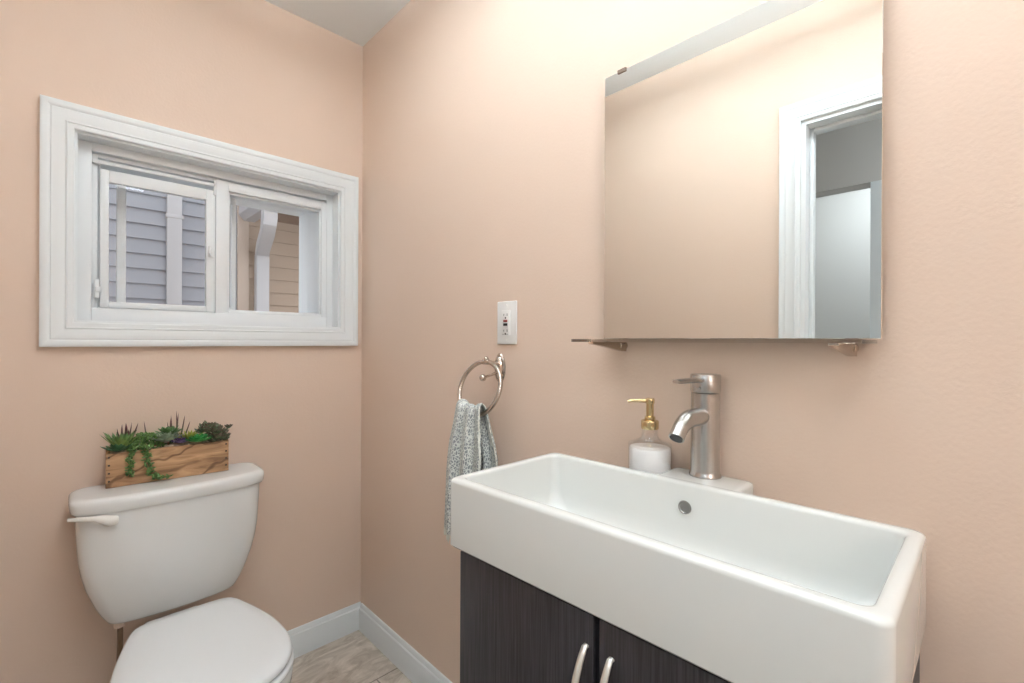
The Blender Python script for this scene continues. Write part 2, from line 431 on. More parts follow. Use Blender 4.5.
frame(bm, WX0+.037, WX1-.030, WZ0+.044, WZ1-.030, .014, .012, .012, .008, 1.850, 1.990)
frame(bm, WX0+.051, WX1-.042, WZ0+.052, WZ1-.042, .006, .004, .012, .006, 1.862, 1.985)
wpart('window_frame', bm)
bm = new_bm()                                # head track above the sliding sash, open channel
box(bm, .060, .372, 1.836, 1.850, 1.680, 1.690, .001); box(bm, .366, .374, 1.836, 1.85, 1.652, 1.700, .001)
wpart('head_track', bm)
sl = empty('sliding_sash', (0, 0, 0), parent=win)
bm = new_bm(); frame(bm, .078, .372, 1.256, 1.668, .020, .026, .036, .018, 1.842, 1.862)
wpart('sash_frame', bm, parent=sl)
bm = new_bm(); box(bm, .097, .347, 1.850, 1.854, 1.272, 1.634); wpart('window_pane', bm, M['paneglass'], 0, sl)
bm = new_bm()                                # sash lock on the meeting stile
box(bm, .352, .366, 1.834, 1.842, 1.440, 1.478, .002); tube(bm, [(.357, 1.836, 1.470), (.352, 1.826, 1.462), (.352, 1.824, 1.452), (.357, 1.836, 1.446)], .003, 8)
wpart('sash_lock', bm, parent=sl)
bm = new_bm(); box(bm, .066, .077, 1.828, 1.838, 1.282, 1.336, .002); box(bm, .068, .080, 1.824, 1.830, 1.300, 1.316, .002); wpart('sash_stop', bm, parent=win)
fx = empty('fixed_sash', (0, 0, 0), parent=win)
bm = new_bm()
frame(bm, .372, .752, 1.250, 1.704, .038, .022, .030, .012, 1.834, 1.880)
frame(bm, .410, .730, 1.262, 1.674, .006, .006, .008, .004, 1.846, 1.876)
wpart('sash_frame', bm, parent=fx)
bm = new_bm(); box(bm, .413, .727, 1.864, 1.868, 1.264, 1.669); wpart('window_pane', bm, M['paneglass'], 0, fx)
bm = new_bm()                                # outer storm sash, pushed a little to the right
box(bm, .124, .147, 1.965, 1.985, 1.262, 1.700, .001); box(bm, .449, .463, 1.965, 1.985, 1.262, 1.700, .001)
box(bm, .147, .449, 1.965, 1.985, 1.664, 1.700, .001); box(bm, .147, .449, 1.965, 1.985, 1.262, 1.280, .001)
wpart('storm_sash', bm)
bm = new_bm()                                # outside reveal (white aluminium wrap)
box(bm, WX0, WX0+.03, 1.99, D+T+.03, WZ0, WZ1); box(bm, .740, WX1, 1.99, D+T+.03, WZ0, WZ1)
box(bm, WX0, WX1, 1.99, D+T+.03, 1.700, WZ1); box(bm, WX0, WX1, 1.99, D+T+.03, WZ0, 1.245)
wpart('outer_trim', bm, M['vinyl'], 0)

# ---------------- doorway in the left wall (seen in the mirror)
dr = empty('door_1', (XL, DY1, 0)); tag(dr, kind='structure')
def dpart(name, bm, m=None, smooth=30):
    for v in bm.verts: v.co -= Vector((XL, DY1, 0))
    return finish(name, bm, m or M['trim'], dr, smooth=smooth)
bm = new_bm()
moulding(bm, [(DY1, 0), (DY1, DZ), (DY0, DZ), (DY0, 0)], [(o*.96, h) for o, h in CASING], False, lambda a, b, h: (XL+h, a, b))
for v in bm.verts: pass
dpart('door_casing', bm)
bm = new_bm()
box(bm, XL-.125, XL, DY1-.014, DY1, 0, DZ); box(bm, XL-.125, XL, DY0, DY0+.014, 0, DZ); box(bm, XL-.125, XL, DY0+.014, DY1-.014, DZ-.014, DZ)
dpart('door_jamb', bm)
bm = new_bm()
box(bm, XL-.085, XL-.050, DY1-.026, DY1-.014, 0, DZ-.014, .002); box(bm, XL-.085, XL-.050, DY0+.014, DY1-.026, DZ-.026, DZ-.014, .002)
dpart('door_stop', bm)

# ---------------- hallway beyond the doorway
bm = new_bm()
box(bm, -2.6, -2.48, -1.6, 1.9, 0, 2.45)
struct('wall_hall_far', bm, M['hallwall'])
bm = new_bm(); box(bm, -2.48, XL-.12, 1.6, 1.72, 0, 2.45); struct('wall_hall_side', bm, M['hallwall'])
bm = new_bm(); box(bm, -2.48, XL-.12, -1.6, -1.48, 0, 2.45); struct('wall_hall_end', bm, M['hallwall'])
bm = new_bm(); box(bm, -2.6, XL-.12, -1.6, 1.9, 2.45, 2.55); struct('ceiling_hall', bm, M['ceiling'])
bm = new_bm(); box(bm, XL-.121, XL-.12, DY1, 1.6, 0, 2.45); box(bm, XL-.121, XL-.12, -1.48, DY0, 0, 2.45); struct('wall_hall_near', bm, M['hallwall'])
bm = new_bm(); box(bm, -1.52, -1.40, -1.48, 1.6, 2.02, 2.45); struct('trim_1', bm, M['hallwall'])     # dropped beam
bm = new_bm(); box(bm, -1.56, -1.40, .20, .46, 0, 2.02); struct('trim_2', bm, M['trim'])              # post under the beam

# ================================================================== OUTSIDE
def siding(bm, x0, x1, z0, z1, y, h=.0985, d=.014):
    z = z0; prof = []
    while z < z1:
        prof += [(y-d, z), (y, z+h)]; z += h
    prof2 = prof+[(y+.06, prof[-1][1]), (y+.06, z0)]
    loft(bm, [[(x0, a, b) for a, b in prof2], [(x1, a, b) for a, b in prof2]])
NY = 3.9
hs = empty('neighbouring_house', (.9, NY, 0))
tag(hs, 'house outside the window with lapped grey and tan siding, seen through the glass', 'house')
def hpart(name, bm, m, smooth=30, parent=None):
    for v in bm.verts: v.co -= Vector((.9, NY, 0))
    return finish(name, bm, m, parent or hs, smooth=smooth)
bm = new_bm(); siding(bm, -1.6, .935, -.145, 5.2, NY); tag(hpart('siding', bm, M['sidinggrey'], 20), 'blue grey lapped siding')
bm = new_bm(); siding(bm, .985, 4.5, -.145, 2.7, NY); tag(hpart('siding', bm, M['sidingtan'], 20), 'tan lapped siding')
bm = new_bm(); box(bm, .925, .998, NY-.032, NY+.05, -.1, 5.2, .003); hpart('corner_board', bm, M['cornertan'])
bm = new_bm(); box(bm, .502, .586, NY-.034, NY+.02, -.1, 5.2, .004)
box(bm, .496, .592, NY-.038, NY+.02, 1.985, 2.01, .002)
tag(hpart('trim_board', bm, M['spout']), 'pale vertical board')
bm = new_bm(); box(bm, 1.035, 4.5, 3.30, NY+.06, 2.085, 2.15); hpart('soffit', bm, M['soffit'], 0)
bm = new_bm()
vs = [(1.02, 3.28, 2.15), (1.02, NY+.06, 2.15), (4.5, 3.28, 3.3), (4.5, NY+.06, 3.3), (4.5, 3.28, 2.15), (4.5, NY+.06, 2.15)]
v = [bm.verts.new(p) for p in vs]
for f in ((0, 2, 4), (1, 5, 3), (0, 1, 3, 2), (0, 4, 5, 1), (2, 3, 5, 4)): bm.faces.new([v[i] for i in f])
hpart('roof', bm, M['soffit'], 0)
gt = empty('gutter', (0, 0, 0), parent=hs)
bm = new_bm()
gp = [(1.035, 2.16), (1.035, 2.045), (.965, 2.045), (.930, 2.085), (.930, 2.16), (.935, 2.16), (.935, 2.087), (.967, 2.05), (1.030, 2.05), (1.030, 2.16)]
loft(bm, [[(a, 3.28, b) for a, b in gp], [(a, 3.868, b) for a, b in gp]])
loft(bm, [[(a, 3.277, b) for a, b in gp[:5]], [(a, 3.281, b) for a, b in gp[:5]]])
hpart('gutter_trough', bm, M['spout'], 20, gt)
bm = new_bm()
pts = [(1.00, 3.40, 2.06), (1.00, 3.40, 1.985), (1.00, 3.412, 1.955), (1.006, 3.445, 1.93), (1.02, 3.51, 1.905), (1.04, 3.63, 1.872), (1.06, 3.75, 1.84), (1.075, 3.815, 1.815), (1.08, 3.84, 1.78), (1.08, 3.845, 1.73), (1.08, 3.845, 0.0)]
def boxtube(bm, pts, hx, hy):
    rings = []
    for i, p in enumerate(pts):
        p = Vector(p); t = (Vector(pts[min(i+1, len(pts)-1)])-Vector(pts[max(i-1, 0)])).normalized()
        nn = Vector((1, 0, 0)); s = t.cross(nn).normalized()
        rings.append([p+nn*hx+s*hy, p-nn*hx+s*hy, p-nn*hx-s*hy, p+nn*hx-s*hy])
    loft(bm, rings)
boxtube(bm, pts, .043, .032); hpart('downspout', bm, M['spout'], 30, gt)
bm = new_bm(); box(bm, -3, 6, D+T, 9, -.2, -.12); struct('ground_outside', bm, M['ground'])

# ================================================================== TOILET
TX = .2400
tl = empty('toilet', (TX, D, 0))
tag(tl, 'white two-piece toilet with closed lid against the wall under the window', 'toilet')
def tring(hw, dep, z, nf=9.0, yb=-.014, n=48, bow=.17):
    """plan outline: flat back, gently bowed front with rounded corners"""
    pts = []; rb = .03
    for k in range(n+1):
        t = PI*k/n; c, s = math.cos(t), math.sin(t)
        x = hw*math.copysign(abs(c)**(2/nf), c); y = -dep*abs(s)**(2/nf)*(1-bow*(x/hw)**2)
        pts.append((x, yb-rb+y, z))
    for k in range(1, 6):
        a = PI+PI/2*k/6; pts.append((-hw+rb+rb*math.cos(a), yb-rb-rb*math.sin(a), z))
    for k in range(1, 6):
        a = PI/2-PI/2*k/6; pts.append((hw-rb+rb*math.cos(a), yb-rb+rb*math.sin(a), z))
    return pts
tab = [(.3885, .138, .098), (.390, .146, .107), (.394, .152, .113), (.402, .157, .117), (.42, .167, .122), (.445, .178, .127), (.47, .187, .131), (.50, .197, .136), (.54, .206, .141), (.58, .2115, .145), (.62, .214, .148), (.67, .2165, .150), (.709, .2175, .151)]
bm = new_bm(); loft(bm, [tring(a, b, z) for z, a, b in tab]); finish('tank', bm, M['toilet'], tl, smooth=50)
ltab = [(.709, .217, .152), (.710, .224, .159), (.715, .227, .162), (.733, .229, .164), (.742, .2275, .1625), (.7460, .2235, .158), (.7485, .217, .151), (.749, .208, .143)]
bm = new_bm(); loft(bm, [tring(a, b-.014, z, yb=-.024) for z, a, b in ltab]); finish('tank_lid', bm, M['toilet'], tl, smooth=50)
# flush lever
lv = empty('flush_lever', (0, 0, 0), parent=tl)
bm = new_bm()
yl = -.176
lathe(bm, [(.0, 0), (.020, 0), (.0205, .004), (.0165, .010), (.008, .013), (0, .0135)], 24, (-.149, yl+.006, .688), (0, -1, 0))
finish('lever_hub', bm, M['lever'], lv, smooth=60)
bm = new_bm()
tube(bm, [(-.138, yl-.008, .688), (-.150, yl-.012, .690), (-.163, yl-.013, .697), (-.178, yl-.010, .7015), (-.205, yl+.000, .704), (-.230, yl+.014, .705)],
     [(.012, .013), (.011, .014), (.007, .012), (.005, .0075), (.0045, .0055), (.0035, .0045)], 14)
finish('lever_arm', bm, M['lever'], lv, smooth=60)
# bowl: rim + pedestal
EGG = [(0, -.258), (.05, -.2585), (.092, -.263), (.113, -.280), (.130, -.325), (.150, -.395), (.162, -.45), (.168, -.515), (.1665, -.57), (.150, -.628), (.119, -.668), (.075, -.695), (.036, -.707), (0, -.710)]
def egg(grow, z, front=0.0, back=0.0):
    """seat outline grown by a margin; closed smooth curve through EGG and its mirror"""
    P = EGG+[(-x, y) for x, y in EGG[-2:0:-1]]; n = len(P); out = []
    for i in range(n):
        p0, p1, p2, p3 = (Vector(P[(i+k-1) % n]) for k in range(4))
        for t in (0, .25, .5, .75):
            q = .5*((2*p1)+(p2-p0)*t+(2*p0-5*p1+4*p2-p3)*t*t+(-p0+3*p1-3*p2+p3)*t**3)
            sx = (.168+grow)/.168; sy = (.226+grow)/.226; y = -.484+(q.y+.484)*sy
            y += front*max(0, (-.484-y)/.226)+back*max(0, (y+.484)/.226)
            out.append((q.x*sx, y, z))
    return out
bm = new_bm()
rings = [egg(-.055, 0, .15, .13), egg(-.052, .012, .145, .13), egg(-.064, .06, .15, .12), egg(-.068, .12, .15, .11), egg(-.055, .20, .11, .10),
         egg(-.025, .28, .055, .08), egg(-.006, .335, .02, .05), egg(.002, .36, .004, .02), egg(.003, .385), egg(-.004, .394)]
loft(bm, rings); finish('bowl', bm, M['toilet'], tl, smooth=60)
bm = new_bm(); box(bm, -.07, .07, -.27, -.05, .24, .335, .012, 3); finish('tank_shelf', bm, M['toilet'], tl, smooth=60)
bm = new_bm(); loft(bm, [egg(-.004, .396), egg(.004, .399), egg(.006, .404), egg(.004, .410), egg(-.002, .4125)])
finish('seat', bm, M['plastic'], tl, smooth=60)
bm = new_bm(); loft(bm, [egg(-.008, .4145), egg(-.001, .416), egg(.0015, .421), egg(0, .427), egg(-.006, .431), egg(-.030, .4335), egg(-.08, .435), egg(-.14, .4355)])
finish('seat_lid', bm, M['plastic'], tl, smooth=60)
for s in (-1, 1):
    bm = new_bm(); tube(bm, [(s*.07-.018, -.252, .411), (s*.07+.018, -.252, .411)], .009, 14); box(bm, s*.07-.014, s*.07+.014, -.262, -.246, .3870, .409, .003)
    finish('seat_hinge', bm, M['plastic'], tl, smooth=50)
# supply under the tank
sp = empty('water_supply', (0, 0, 0), parent=tl)
bm = new_bm(); lathe(bm, [(.0, .395), (.0125, .395), (.0125, .384), (.012, .375), (.010, .374), (0, .374)][::-1], 8, (-.127, -.118, 0)); finish('coupling_nut', bm, M['nutplastic'], sp, smooth=30)
bm = new_bm()
tube(bm, [(-.125, -.118, .378), (-.125, -.116, .33), (-.126, -.108, .27), (-.130, -.095, .21), (-.140, -.075, .145), (-.142, -.045, .13)], .0065, 12); finish('supply_hose', bm, M['braid'], sp, smooth=60)
bm = new_bm(); lathe(bm, [(0, 0), (.028, 0), (.026, .006), (.012, .010), (.012, .05), (0, .05)], 20, (-.142, -.002, .13), (0, -1, 0)); tube(bm, [(-.142, -.045, .13), (-.142, -.080, .13)], [.014, .010], 12)
finish('shutoff_valve', bm, M['chrome'], sp, smooth=40)

# ================================================================== SUCCULENT PLANTER
PW, PDp, PH = .292, .078, .097
pa = math.atan2(-.020, .287)
pl = empty('succulent_planter', (.085, 1.692, .7505), pa)
tag(pl, 'rough wooden box of mixed succulents standing on the toilet tank lid', 'planter')
bx = empty('wooden_box', (0, 0, 0), parent=pl)
t_ = .009
bm = new_bm(); box(bm, 0, PW, 0, t_, 0, PH-.003, .001); finish('front_board', bm, M['box'], bx)
bm = new_bm(); box(bm, 0, PW, PDp-t_, PDp, 0, PH-.002, .001); finish('back_board', bm, M['box'], bx)
for x in (0.0, PW-t_):
    bm = new_bm(); box(bm, x, x+t_, t_, PDp-t_, 0, PH, .001); finish('end_board', bm, M['boxend'], bx)
bm = new_bm(); box(bm, t_, PW-t_, t_, PDp-t_, 0, .012); finish('bottom_board', bm, M['boxend'], bx)
nail_proto = None
for x in (.007, PW-.007):
    for z in (.018, .040, .062, .084):
        if nail_proto is None:
            bm = new_bm(); lathe(bm, [(0, 0), (.0028, 0), (.0026, .001), (0, .0014)], 10, (0, 0, 0), (0, -1, 0)); nl = finish('nail', bm, M['nail'], bx); nail_proto = nl
        else:
            nl = nail_proto.copy(); COL.objects.link(nl); nl.parent = bx
        nl.location = (x, 0, z)
bm = new_bm(); box(bm, t_, PW-t_, t_, PDp-t_, .012, PH-.008)
for i in range(150):
    sphere(bm, (random.uniform(.013, PW-.013), random.uniform(.012, PDp-.013), PH-.007+random.uniform(0, .005)), random.uniform(.0035, .007), 1, random.uniform(.7, 1.1), .7, 8)
tag(finish('pebble_top', bm, M['pebble'], pl, smooth=60), 'small cream pebbles', kind='stuff')

def leaf(bm, uvl, base, dr_, ln, wd_, th=.25, curl=0.0, tip=.9, n=6, fat=.45, nc=6):
    """a pointed fleshy leaf from base along dr_, bending upward by curl"""
    d = Vector(dr_).normalized(); up = Vector((0, 0, 1))
    side = d.cross(up)
    if side.length < .05: side = Vector((1, 0, 0)).cross(d)
    side.normalize(); nrm = side.cross(d).normalized()
    rings = []; vv = []
    for i in range(n+1):
        t = i/n
        w = wd_*.5*(math.sin(PI*min(1, (t*.86+.14))**tip)**fat if t < 1 else .04)
        p = Vector(base)+d*ln*t+nrm*curl*ln*t*t
        rings.append([p+side*math.cos(2*PI*k/nc)*w+nrm*math.sin(2*PI*k/nc)*w*th for k in range(nc)]); vv.append(t)
    vr = [[bm.verts.new(p) for p in r] for r in rings]
    def setuv(f, tt):
        for l, t in zip(f.loops, tt): l[uvl].uv = (.5, t)
    for i in range(n):
        for k in range(nc):
            j = (k+1) % nc
            f = bm.faces.new((vr[i][k], vr[i][j], vr[i+1][j], vr[i+1][k])); setuv(f, (vv[i], vv[i], vv[i+1], vv[i+1]))
    f = bm.faces.new(vr[0][::-1]); setuv(f, [0]*nc); f = bm.faces.new(vr[-1]); setuv(f, [1]*nc)

def rosette(name, c, R, nl, m, label, layers=4, wd_=.45, spiky=False, el0=20, el1=75, th=.28, fat=.45, curl=.12):
    bm = new_bm(); uvl = bm.loops.layers.uv.new('UVMap')
    for L in range(layers):
        f = L/max(1, layers-1); el = math.radians(el0+(el1-el0)*f); ln = R*(1-.45*f)
        for k in range(nl-L):
            a = 2*PI*(k+.5*L)/(nl-L)+random.uniform(-.12, .12); e2 = el+random.uniform(-.1, .1)
            d = (math.cos(a)*math.cos(e2), math.sin(a)*math.cos(e2), math.sin(e2))
            leaf(bm, uvl, (c[0]+d[0]*.004, c[1]+d[1]*.004, c[2]), d, ln*random.uniform(.9, 1.08), R*wd_, th, curl, fat=fat)
    return tag(finish(name, bm, m, pl, smooth=60), label)

G = {
 'aloe': leaf_mat('aloe_leaf', srgb(176, 192, 112), srgb(96, 132, 74), .55),
 'aloetip': leaf_mat('dark_tipped_leaf', srgb(90, 120, 70), srgb(96, 48, 56), .5),
 'deep': leaf_mat('deep_green_leaf', srgb(44, 84, 56), srgb(72, 112, 74), .5),
 'sage': leaf_mat('sage_leaf', srgb(110, 132, 118), srgb(142, 158, 132), .5),
 'bright': leaf_mat('bright_green_leaf', srgb(110, 190, 110), srgb(52, 140, 66), .5),
 'purple': leaf_mat('purple_leaf', srgb(156, 136, 172), srgb(84, 64, 108), .5),
 'lime': leaf_mat('lime_leaf', srgb(80, 112, 44), srgb(168, 170, 72), .5),
 'dark': leaf_mat('bronze_leaf', srgb(92, 112, 84), srgb(92, 70, 60), .65),
 'bead': leaf_mat('bead_leaf', srgb(66, 100, 52), srgb(104, 140, 74), .5),
 'deep2': leaf_mat('mid_green_leaf', srgb(60, 92, 50), srgb(96, 130, 76), .5),
}
z0 = PH-.004
rosette('spiky_succulent', (.034, .028, z0+.004), .064, 15, G['aloe'], 'spiky green succulent at the left end', 4, .17, el0=48, el1=80, fat=.6, curl=.05)
bm = new_bm(); uvl = bm.loops.layers.uv.new('UVMap')
for a, e, l in ((.3, 58, .080), (1.1, 72, .076), (2.4, 74, .074), (3.5, 66, .066), (0.0, 70, .078), (5.2, 60, .06)):
    e = math.radians(e); leaf(bm, uvl, (.040, .040, z0), (math.cos(a)*math.cos(e), math.sin(a)*math.cos(e)*.5, math.sin(e)), l, .013, .35, .15, fat=.6)
leaf(bm, uvl, (.092, .045, z0+.01), (-.12, 0, 1), .068, .012, .3, .0, fat=.6)
tag(finish('red_tipped_spikes', bm, G['aloetip'], pl, smooth=60), 'tall dark red tipped leaves')
rosette('dark_rosette', (.026, .016, z0+.004), .036, 10, G['deep'], 'dark blue green rosette at the box corner', 3, .42)
# bushy beads in the left half with two trailing strands
bm = new_bm(); uvl = bm.loops.layers.uv.new('UVMap')
def beadleaf(p, s=.006):
    d = Vector((random.uniform(-1, 1), random.uniform(-1, .4), random.uniform(-.2, 1))).normalized()
    leaf(bm, uvl, p, d, s*1.5, s*1.05, .6, .1, n=4, nc=6, fat=.4)
for i in range(330):
    a = random.uniform(0, 2*PI); r = random.random()**.5
    x = .086+.044*r*math.cos(a); y = .034+.026*r*math.sin(a); h = (1-r*r)*.040+random.uniform(-.003, .004)
    beadleaf((x, y, z0+h), random.uniform(.006, .0085))
tag(finish('bead_succulent', bm, G['bead'], pl, smooth=60), 'small leaved bushy green succulent')
def strand(pts, name='trailing_strand'):
    global bm, uvl
    bm = new_bm(); uvl = bm.loops.layers.uv.new('UVMap')
    P = [Vector(p) for p in pts]
    tube(bm, P, .0012, 6)
    for a, b in zip(P, P[1:]):
        k = max(2, int((b-a).length/.0032))
        for i in range(k):
            q = a.lerp(b, i/k)
            for _ in range(3):
                beadleaf(q+Vector((random.uniform(-.007, .007), random.uniform(-.006, -.001), random.uniform(-.003, .003))), random.uniform(.0055, .0075))
    tag(finish(name, bm, G['bead'], pl, smooth=60), 'trailing green bead strand')
strand([(.062, .010, z0+.012), (.056, -.004, z0+.006), (.052, -.006, z0-.02), (.053, -.006, z0-.045), (.051, -.006, z0-.068)])
strand([(.075, .010, z0+.012), (.088, -.004, z0+.006), (.090, -.006, z0-.02), (.094, -.006, z0-.045), (.098, -.006, z0-.068), (.112, -.009, z0-.083), (.130, -.011, z0-.083), (.142, -.011, z0-.081)])
rosette('sage_rosette', (.134, .026, z0+.016), .042, 12, G['sage'], 'large grey green rosette near the middle', 4, .42)
rosette('bushy_rosette', (.142, .048, z0+.032), .036, 12, G['deep2'], 'mid green rosette behind the grey one', 4, .36, el0=12)
rosette('purple_rosette', (.168, .012, z0+.009), .025, 9, G['purple'], 'small purple rosette', 3, .42, el0=15)
bm = new_bm(); uvl = bm.loops.layers.uv.new('UVMap')
for x, e, l in ((.146, 88, .078), (.153, 94, .088), (.159, 84, .094), (.164, 90, .100), (.170, 80, .086), (.177, 72, .068), (.150, 100, .07)):
    e = math.radians(e); leaf(bm, uvl, (x, .055, z0), (math.cos(e), 0, math.sin(e)), l, .0085, .5, .02, fat=.6)
tag(finish('upright_spikes', bm, G['aloetip'], pl, smooth=60), 'thin upright reddish leaves')
rosette('lime_spikes', (.194, .034, z0+.008), .046, 14, G['lime'], 'yellow green spiky succulent', 3, .16, el0=25, el1=75, fat=.6)
rosette('green_rosette', (.212, .012, z0+.008), .036, 10, G['bright'], 'bright green rosette at the front', 4, .52, el0=10, el1=65)
bm = new_bm(); uvl = bm.loops.layers.uv.new('UVMap')
for i in range(260):
    a = random.uniform(0, 2*PI); b_ = random.uniform(-.2, 1); r = random.random()**.33
    cx, cy, cz = random.choice(((.248, .040, z0+.034), (.262, .030, z0+.024), (.268, .012, z0+.004), (.236, .034, z0+.030), (.266, .018, z0+.014)))
    p = Vector((cx+.022*r*math.cos(a)*(1-b_*b_*.5), cy+.014*r*math.sin(a), cz+.018*r*b_))
    d = (p-Vector((cx, cy, cz))).normalized()+Vector((0, 0, .3)); leaf(bm, uvl, p, d, random.uniform(.012, .016), .012, .35, .15, n=4, fat=.35)
for k in range(7):
    a = 2*PI*k/7; leaf(bm, uvl, (.296, .030, z0+.036), (math.cos(a), math.sin(a), .7), .016, .013, .35, .1, n=4, fat=.35)
tube(bm, [(.262, .034, z0+.01), (.282, .032, z0+.03), (.296, .030, z0+.036)], .0016, 6)
tag(finish('bronze_succulent', bm, G['dark'], pl, smooth=60), 'dark bronze leafy succulent at the right end')

# ================================================================== VANITY CABINET + SINK
SROT = 0.0
SHEAR = math.tan(math.radians(2.1))   # the front runs a touch out of parallel with the wall
SO = Vector((.512, .0580, 0))        # sink front right corner on the floor
SL, SD, SZ0, SZ1 = .612, .288, .800, .920
# local axes: x = depth towards the wall, y = length towards the back wall
sk = empty('rectangular_sink', (SO.x, SO.y, SZ0), SROT)
tag(sk, 'long white rectangular ceramic vessel sink on the dark vanity cabinet', 'sink')
sh = SZ1-SZ0
bm = new_bm(); R_ = .014; rim = .022
def sr(o, r, z): return rrect(o, SD-o, o, SL-o, r, z, 8)
rings = [sr(.004, .012, 0), sr(0, R_, .004)]
for a in (0, 30, 60, 90):
    a = math.radians(a); rings.append(sr(.007-.007*math.cos(a), R_, sh-.007+.007*math.sin(a)))
def ir(o, r, z, dx=0): return rrect(rim+o, SD-rim-o, rim-.003+o, SL-rim+.003-o, r, z, 8)
for a in (0, 30, 60, 90):
    a = math.radians(a); rings.append(ir(-.006+.006*math.sin(a), .016, sh-.006+.006*math.cos(a)))
rings.append(ir(.004, .018, sh-.070))
zb = .005
for a in (0, 22, 45, 68, 90):
    a = math.radians(a); rings.append(ir(.006+.034*(1-math.cos(a)), .022+.02*math.sin(a), zb+.034*(1-math.sin(a))))
rings.append(ir(.085, .03, zb-.003))
loft(bm, rings, False, True)
finish('basin', skew(bm), M['ceramic'], sk, smooth=40)
bm = new_bm(); box(bm, SD-.018, SD+.062, .006, SL-.006, .002, sh-.036, .004, 3); finish('rear_ledge', skew(bm), M['ceramic'], sk, smooth=40)
bm = new_bm()
HY0, HY1 = .230, .372
lz = [rrect(SD-.012, SD+.077, HY0, HY1, .010, z_, 5) for z_ in (.082,)]+[rrect(SD-.012+o, SD+.077-o, HY0+o, HY1-o, .010, z_, 5) for o, z_ in ((0, sh-.0075), (.0012, sh-.004), (.004, sh-.0018), (.008, sh-.0012))]
loft(bm, lz); finish('tap_ledge', skew(bm), M['ceramic'], sk, smooth=40)
ovy, ovz = .306, .080
bm = new_bm(); lathe(bm, [(0, 0), (.0105, 0), (.0115, .0015), (.0095, .0022), (.0085, .0008), (0, .0006)], 28, (SD-rim-.0035, ovy, ovz), (-1, 0, 0)); tag(finish('overflow_ring', skew(bm), M['chrome'], sk, smooth=40), 'round grey overflow cap')
bm = new_bm(); lathe(bm, [(0, 0), (.021, 0), (.022, .002), (.018, .003), (.016, .001), (0, .004)], 28, (SD*.5, ovy, zb-.0025)); finish('drain', skew(bm), M['chrome'], sk, smooth=40)

cb = empty('vanity_cabinet', (SO.x, SO.y, 0), SROT)
tag(cb, 'dark wood-grain vanity cabinet with two doors under the white sink', 'cabinet')
CY0, CY1, CX0 = .010, .583, .006
bm = new_bm(); zt = SZ0-.0005
box(bm, CX0+.019, SD+.040, CY0, CY0+.016, .10, zt, .001); box(bm, CX0+.019, SD+.040, CY1-.016, CY1, .10, zt, .001)
box(bm, CX0+.019, SD+.040, CY0+.016, CY1-.016, .10, .118); box(bm, SD+.030, SD+.040, CY0+.016, CY1-.016, .118, zt)
box(bm, CX0+.019, CX0+.029, CY0+.016, CY1-.016, zt-.05, zt); box(bm, CX0+.019, CX0+.029, .280, .327, .118, zt-.05)
box(bm, CX0+.06, SD+.03, CY0+.01, CY1-.01, 0, .10)
finish('cabinet_body', skew(bm), M['cab'], cb)
gy = .3045
for i, (a, b_) in enumerate(((CY0, gy-.0045), (gy+.0045, CY1))):
    bm = new_bm(); box(bm, CX0, CX0+.018, a, b_, .108, SZ0-.003, .001); d_ = finish('door', skew(bm), M['cab'], cb)
    s = -1 if i == 0 else 1
    hy = gy+s*.0195-.004
    bm = new_bm(); hz = .6875; L = .066; pts = []; rad = []
    for k in range(17):
        t = k/16*2-1
        pts.append((CX0-.004-.024*(1-t*t), hy, hz+t*L)); rad.append((.0055-.0012*t*t, .0030))
    pts = [(CX0+.001, hy, hz-L)]+pts+[(CX0+.001, hy, hz+L)]; rad = [(.0045, .003)]+rad+[(.0045, .003)]
    tube(bm, pts, rad, 14); tag(finish('handle', skew(bm), M['handle'], d_, smooth=60), 'curved satin silver bow handle')

# ---------------- tap
FX, FY, FZ = .8405, .3635, SZ1-.001
fc = empty('sink_tap', (FX, FY, FZ), 0)
tag(fc, 'brushed nickel single-lever tap standing on the back ledge of the sink', 'tap')
bm = new_bm(); lathe(bm, [(0, 0), (.0275, 0), (.0275, .003), (.0255, .006), (.0248, .010), (.0248, .150), (0, .150)], 40); finish('tap_body', bm, M['nickel'], fc, smooth=35)
bm = new_bm(); lathe(bm, [(0, .152), (.0256, .152), (.0260, .1535), (.0260, .182), (.0248, .184), (0, .184)], 40); finish('tap_cap', bm, M['nickel'], fc, smooth=35)
bm = new_bm(); tube(bm, [(-.020, 0, .1745), (-.060, 0, .1755), (-.100, 0, .1765), (-.114, 0, .1768)], [(.0095, .0050), (.0088, .0046), (.0080, .0044), (.006, .0034)], 14); lathe(bm, [(0, 0), (.003, 0), (.003, .002), (0, .003)], 12, (-.0262, 0, .160), (-1, 0, 0))
finish('lever', bm, M['nickel'], fc, smooth=50)
bm = new_bm()
pts = [(-.015, 0, .110)]; rad = [.0158]
for k in range(9):
    a = math.radians(k*46/8); pts.append((-.060-.060*math.sin(a), 0, .110-.060*(1-math.cos(a)))); rad.append(.0156-.0004*k)
last = Vector(pts[-1]); dr2 = Vector((-math.cos(math.radians(46)), 0, -math.sin(math.radians(46))))
pts.append(tuple(last+dr2*.012)); rad.append(.0128)
tube(bm, pts, rad, 24); finish('spout', bm, M['nickel'], fc, smooth=50)
bm = new_bm(); e_ = last+dr2*.0125
lathe(bm, [(0, 0), (.0105, 0), (.0105, .001), (0, .001)], 20, tuple(e_-dr2*.0003), tuple(dr2)); tag(finish('aerator', bm, M['black'], fc), 'dark spout opening')

